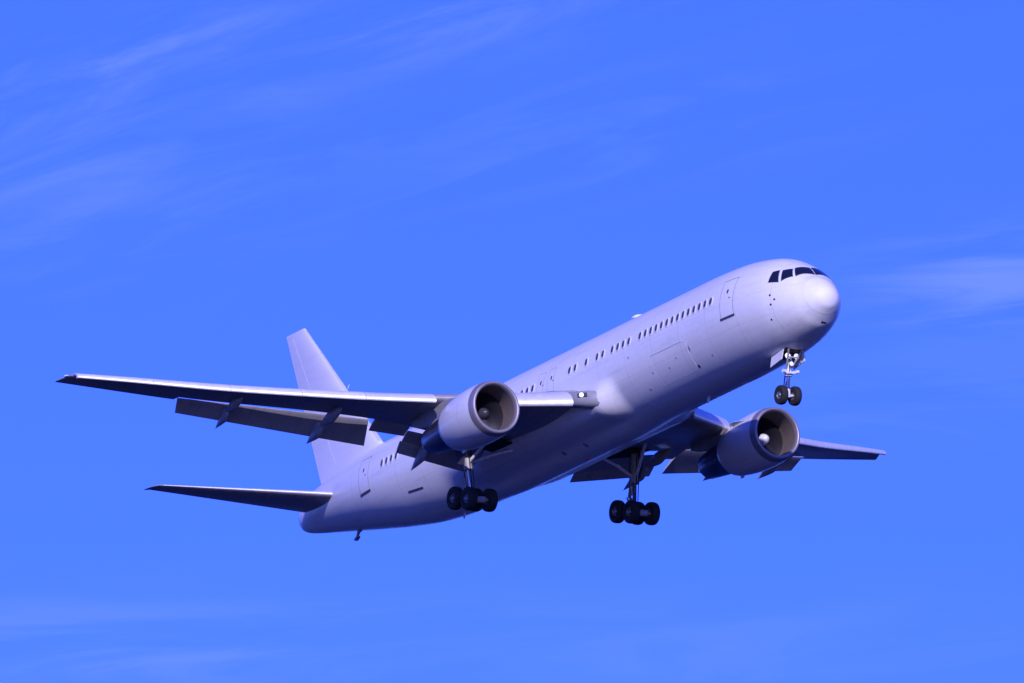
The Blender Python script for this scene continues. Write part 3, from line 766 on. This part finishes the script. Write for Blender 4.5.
def main_gear(s):
    B = Vector((27.56, 4.61 * s, -4.65)); top = Vector((27.60, 4.85 * s, -1.25))
    m = MB()
    knee = B.lerp(top, 0.50)
    m.tube(top, knee, 0.20, 0.19, 20)
    m.tube(knee + (top - knee) * 0.02, B.lerp(top, 0.44), 0.235, 0.235, 20)
    m.tube(top + Vector((-1.0, 0, 0.1)), top + Vector((1.0, 0, 0.1)), 0.15, 0.15, 14)
    m.tube(B.lerp(top, 0.60) + Vector((0.1, 0, 0)), B.lerp(top, 0.60) + Vector((0.32, 0, 0)), 0.10, 0.10, 12)
    leg = m.build('main_landing_gear', M['strut'], plane)
    MB().tube(B.lerp(top, 0.45), B + Vector((0, 0, 0.1)), 0.105, 0.105, 18).build('oleo_piston', M['chrome'], leg)
    tl = R(14); fw = Vector((-math.cos(tl), 0, -math.sin(tl)))
    m = MB(); m.tube(B + Vector((0, -0.16, 0)), B + Vector((0, 0.16, 0)), 0.20, 0.20, 18); m.tube(B - fw * 0.82, B + fw * 0.82, 0.13, 0.13, 16)
    for k in (-1, 1):
        c = B + fw * (0.71 * k); m.tube(c + Vector((0, -0.60, 0)), c + Vector((0, 0.60, 0)), 0.075, 0.075, 14)
        m.tube(c + Vector((0, -0.3, 0.0)), c + Vector((0, 0.3, 0.0)), 0.17, 0.17, 16)
    m.build('bogie_beam', M['strut'], leg)
    for k in (-1, 1):
        for j in (-1, 1):
            c = B + fw * (0.71 * k) + Vector((0, 0.57 * j, 0))
            wheel_mesh(c, (0, 1, 0), 0.585, 0.44, leg, 0.25)
    # torque links behind the leg, truck positioner ahead
    m = MB(); mid = B.lerp(top, 0.26) + Vector((0.55, 0, 0))
    for a, b in ((B.lerp(top, 0.45) + Vector((0.2, 0, 0)), mid), (mid, B + Vector((0.15, 0, 0.15)))):
        for dy in (-1, 1):
            m.tube(a + Vector((0, 0.13 * dy, 0)), b + Vector((0, 0.05 * dy, 0)), 0.04, 0.035, 10)
    m.build('torque_link', M['strut'], leg)
    m = MB(); m.tube(B.lerp(top, 0.42) + Vector((0.22, 0.02, 0)), B - fw * 0.66 + Vector((0, 0, 0.10)), 0.055, 0.055, 12)
    m.tube(B.lerp(top, 0.42) + Vector((0.22, 0.02, 0)), B.lerp(top, 0.30) + Vector((0.37, 0.02, -.05)), 0.085, 0.085, 12)
    m.build('truck_positioner', M['strut_white'], leg)
    # side brace runs inboard to the body, drag brace forward to the wing
    k0 = B.lerp(top, 0.55); si = Vector((26.95, 2.55 * s, -2.15)); mm = k0.lerp(si, 0.52) + Vector((0, 0, 0.02))
    m = MB(); m.tube(k0 + Vector((0, -0.18 * s, 0)), mm, 0.075, 0.075, 12); m.tube(mm, si, 0.075, 0.075, 12); m.tube(mm + Vector((-.12, 0, 0)), mm + Vector((.12, 0, 0)), 0.06, 0.06, 12)
    m.build('side_brace', M['strut_white'], leg)
    di = Vector((25.35, 4.2 * s, -1.55))
    m = MB(); m.tube(k0 + Vector((-0.15, 0, 0)), di, 0.085, 0.085, 12); m.tube(k0.lerp(di, 0.5), top + Vector((-0.8, 0, 0)), 0.05, 0.05, 10)
    m.build('drag_brace', M['strut_white'], leg)
    # hoses down the leg
    for dx, dy in ((-0.24, 0.06), (-0.22, -0.09), (0.22, 0.14)):
        m = MB()
        P = [top.lerp(B, t) + Vector((dx * (1 + .25 * math.sin(5 * t)), dy, 0)) for t in [0.1 + 0.8 * i / 10 for i in range(11)]]
        for a, b in zip(P[:-1], P[1:]): m.tube(a, b, 0.025, 0.025, 8)
        m.build('hydraulic_hose', M['hose'], leg)
    # leg door hung outboard of the strut
    m = MB(); y = 4.98 * s
    m.slab([Vector((27.25, y + 0.2 * s, -1.35)), Vector((28.15, y + 0.2 * s, -1.45)), Vector((28.10, y, -2.75)), Vector((27.55, y - 0.02 * s, -2.95)), Vector((27.3, y + 0.05 * s, -2.3))], (0, s, 0.05), 0.05)
    m.build('gear_door', M['sill'], leg, smooth=False)
    # wheel well: flat near-black slab, the shade of the open well as colour
    m = MB(); m.slab([Vector((26.5, 2.75 * s, -1.93)), Vector((26.4, 4.3 * s, -1.73)), Vector((26.9, 5.4 * s, -1.52)), Vector((28.5, 5.4 * s, -1.50)), Vector((28.5, 2.75 * s, -1.90))], (0, 0, 1), 0.05)
    m.build('wheel_well', M['dark'], leg, smooth=False)
    return leg
gears = [main_gear(1), main_gear(-1)]

def nose_gear():
    A = Vector((4.60, 0, -4.66)); top = Vector((4.26, 0, -2.45)); col = A.lerp(top, 0.46)
    m = MB()
    m.tube(top, col, 0.125, 0.125, 18)
    m.tube(col + Vector((0, 0, 0.12)), col + Vector((0.02, 0, -0.10)), 0.19, 0.19, 20)
    m.tube(A + Vector((0, -0.5, 0)), A + Vector((0, 0.5, 0)), 0.07, 0.07, 14)
    m.tube(A + Vector((0, 0, -0.1)), A + Vector((-.03, 0, 0.3)), 0.13, 0.11, 14)
    m.tube(top + Vector((0, -0.6, 0.1)), top + Vector((0, 0.6, 0.1)), 0.09, 0.09, 12)
    leg = m.build('nose_landing_gear', M['strut_white'], plane)
    MB().tube(col, A, 0.085, 0.085, 16).build('oleo_piston', M['chrome'], leg)
    for j in (-1, 1): wheel_mesh(A + Vector((0, 0.375 * j, 0)), (0, 1, 0), 0.475, 0.34, leg, 0.21)
    m = MB()      # steering collar and actuators
    for j in (-1, 1):
        m.tube(col + Vector((-0.16, 0.10 * j, 0.02)), col + Vector((-0.20, 0.42 * j, 0.08)), 0.075, 0.065, 12)
        m.tube(col + Vector((-0.20, 0.30 * j, 0.08)), col + Vector((-0.22, 0.44 * j, 0.09)), 0.09, 0.09, 12)
    m.tube(col + Vector((-0.24, -0.2, 0.0)), col + Vector((-0.24, 0.2, 0.0)), 0.06, 0.06, 12)
    m.build('steering_collar', M['strut_white'], leg)
    m = MB(); mid = A.lerp(top, 0.25) + Vector((0.36, 0, -.02))
    for j in (-1, 1):
        m.tube(col + Vector((0.16, 0.10 * j, -.05)), mid + Vector((0, 0.04 * j, 0)), 0.035, 0.03, 10)
        m.tube(mid + Vector((0, 0.04 * j, 0)), A + Vector((0.10, 0.10 * j, 0.18)), 0.03, 0.035, 10)
    m.build('torque_link', M['hose'], leg)
    m = MB(); dj = Vector((3.55, 0, -2.50))
    for j in (-1, 1): m.tube(col.lerp(top, 0.25) + Vector((-.05, 0.14 * j, 0)), dj + Vector((0, 0.42 * j, 0)), 0.05, 0.045, 12)
    m.tube(col.lerp(top, .25).lerp(dj, .5) + Vector((0, -.3, 0)), col.lerp(top, .25).lerp(dj, .5) + Vector((0, .3, 0)), 0.04, 0.04, 10)
    m.build('drag_brace', M['strut'], leg)
    for dx, dy in ((-0.15, 0.05), (0.15, -0.05)):
        m = MB()
        P = [top.lerp(A, t) + Vector((dx * (1 + .3 * math.sin(6 * t)), dy, 0)) for t in [0.1 + 0.75 * i / 8 for i in range(9)]]
        for a, b in zip(P[:-1], P[1:]): m.tube(a, b, 0.022, 0.022, 8)
        m.build('hydraulic_hose', M['hose'], leg)
    # landing and taxi lamps on the leg
    for j, zz, rr in ((0.24, -2.86, 0.15), (-0.24, -2.86, 0.15), (0.06, -3.24, 0.10)):
        o = Vector((4.00, j, zz))
        b = MB().lathe([(0.0, rr), (0.10, rr * .9), (0.2, rr * .4), (0.22, 0.01)], o, (1, 0, 0), 22).build('landing_light', M['strut_white'], leg)
        MB().lathe([(0.004, rr * .94), (-0.015, rr * .7), (-0.025, 0.004)], o, (1, 0, 0), 22).build('lamp', M['lamp_dim'], b)
    # doors: one each side, hanging from the edges of the bay
    for j in (1, -1):
        m = MB()
        P = [Vector((3.82, 0.54 * j, -2.56)), Vector((4.94, 0.54 * j, -2.66)), Vector((5.00, 0.62 * j, -3.24)), Vector((3.92, 0.62 * j, -3.08))]
        m.slab(P, (0, j, 0.1), 0.045)
        d = m.build('gear_door', M['white'], leg, smooth=False)
        m = MB()
        for t in (0.25, 0.75):
            a = P[0].lerp(P[1], t) - Vector((0, 0.05 * j, 0)); b = P[3].lerp(P[2], t) - Vector((0, 0.05 * j, 0)); m.tube(a, b, 0.03, 0.03, 8)
        m.build('door_stiffener', M['inner_panel'], d)
    # bay opening: skin patch whose black stands for the shade inside
    bay = patch_quad([(3.60, -math.pi / 2 - 0.25), (5.0, -math.pi / 2 - 0.235), (5.0, -math.pi / 2 + 0.235), (3.60, -math.pi / 2 + 0.25)], -0.05, 0.008, 12, 8)
    bay.build('gear_bay', M['dark'], leg)
    return leg
ng = nose_gear()

# ------------------------------------------------------------------ cockpit windows
# corners given as (x, angle) on the skin, starboard; mirrored for port
def skin_poly(P, d0, d1, name, mat, par, nu=10, nv=8):
    """P: four (x, th) corners"""
    return patch_quad(P, d0, d1, nu, nv).build(name, mat, par)
CW = [
 [(2.803, R(24.0)), (2.182, R(26.8)), (2.535, R(49.0)), (2.854, R(42.8))],
 [(2.044, R(29.4)), (1.606, R(45.8)), (1.993, R(61.1)), (2.373, R(50.3))],
 [(1.516, R(48.8)), (1.228, R(89.2)), (1.735, R(89.0)), (1.965, R(64.9))],
]
for port in (False, True):
    for P in CW:
        Q = [(x, math.pi - t if port else t) for x, t in P]
        if port: Q = [Q[1], Q[0], Q[3], Q[2]]
        cx = sum(x for x, _ in Q) / 4; ct = sum(t for _, t in Q) / 4
        fr = [(x + (0.035 if x > cx else -0.035), t + (0.008 if t > ct else -0.010)) for x, t in Q]
        f_ = skin_poly(fr, -0.03, 0.005, 'cockpit_window', M['cockpit_frame'], fuselage)
        skin_poly(Q, -0.02, 0.012, 'pane', M['cockpit_glass'], f_)

# ------------------------------------------------------------------ small things on the skin
for x, z in ((2.56, -0.34), (2.29, -0.60), (2.55, -0.80)): spot(x, z, 0.060, 0.05, 'dark', 'pitot_probe')
spot(2.82, -1.47, 0.05, 0.045); spot(4.95, 0.15, 0.045, 0.06, 'win_frame', 'sensor_plate')
skin_oval(0.92, -1.90, 0.10, 0.03, -0.02, 0.012, True, n=16, p=2.0).build('temperature_probe', M['dark'], fuselage)
spot(9.75, -2.07, 0.085, 0.075, 'dark', 'outflow_vent'); spot(9.72, -1.23, 0.07, 0.13, 'seal', 'access_panel')
spot(15.23, -0.34, 0.05, 0.07, 'seal', 'access_panel'); spot(22.5, -2.72, 0.14, 0.06, 'seal', 'access_panel')
spot(24.5, -2.68, 0.16, 0.06, 'seal', 'access_panel')
for x, z in ((11.1, -1.35), (12.0, -1.62), (13.5, -1.50), (14.4, -2.05), (8.2, -1.9)): spot(x, z, 0.05, 0.05, 'seal', 'drain_port')
# satellite dome, blade aerials, drain mast, tail skid
m = MB(); m.lathe([(0.0, 0.42), (0.08, 0.40), (0.16, 0.30), (0.20, 0.15), (0.21, 0.01)], (17.75, 0.25, 2.43), (0, 0, 1), 28); m.build('satellite_dome', M['radome'], fuselage)
def blade(x, top=True, h=0.32, c=0.34, y=0.0):
    m = MB(); z0 = fus(x, math.pi / 2 if top else -math.pi / 2).z - (0.03 if top else -0.03); s_ = 1 if top else -1
    rings = []
    for t, k in ((0, 1), (0.6, 0.75), (0.95, 0.5), (1.0, 0.3)):
        cx = x + 0.25 * h * t; w = 0.03 * k; L_ = c * k
        rings.append([Vector((cx - L_ / 2, y, z0 + s_ * h * t)), Vector((cx, y + w, z0 + s_ * h * t)), Vector((cx + L_ / 2, y, z0 + s_ * h * t)), Vector((cx, y - w, z0 + s_ * h * t))])
    m.loft(rings); return m.build('blade_aerial', M['strut_white'], fuselage)
blade(13.2); blade(30.5); blade(12.0, False); blade(36.5, False, 0.3)
m = MB(); m.tube((47.3, 0, -0.98), (47.7, 0, -1.50), 0.10, 0.07, 14); m.box((47.72, 0, -1.55), (0.32, 0.2, 0.10), Matrix.Rotation(R(20), 3, 'Y'))
m.tube((46.6, 0, -1.1), (47.55, 0, -1.32), 0.05, 0.05, 10); m.build('tail_skid', M['inner_panel'], fuselage)
m = MB(); m.lathe([(0, 0.10), (0.06, 0.09), (0.11, 0.05), (0.12, 0.005)], (24.0, 0, fus(24, -math.pi / 2).z + 0.01), (0, 0, -1), 18); m.build('beacon_light', M['red'], fuselage)
m = MB(); m.lathe([(0, 0.11), (0.05, 0.09), (0.25, 0.06), (0.3, 0.055)], (53.2, 0, 0.66), (1, 0, 0), 18, (False, True)); m.build('exhaust_outlet', M['sill'], fuselage)
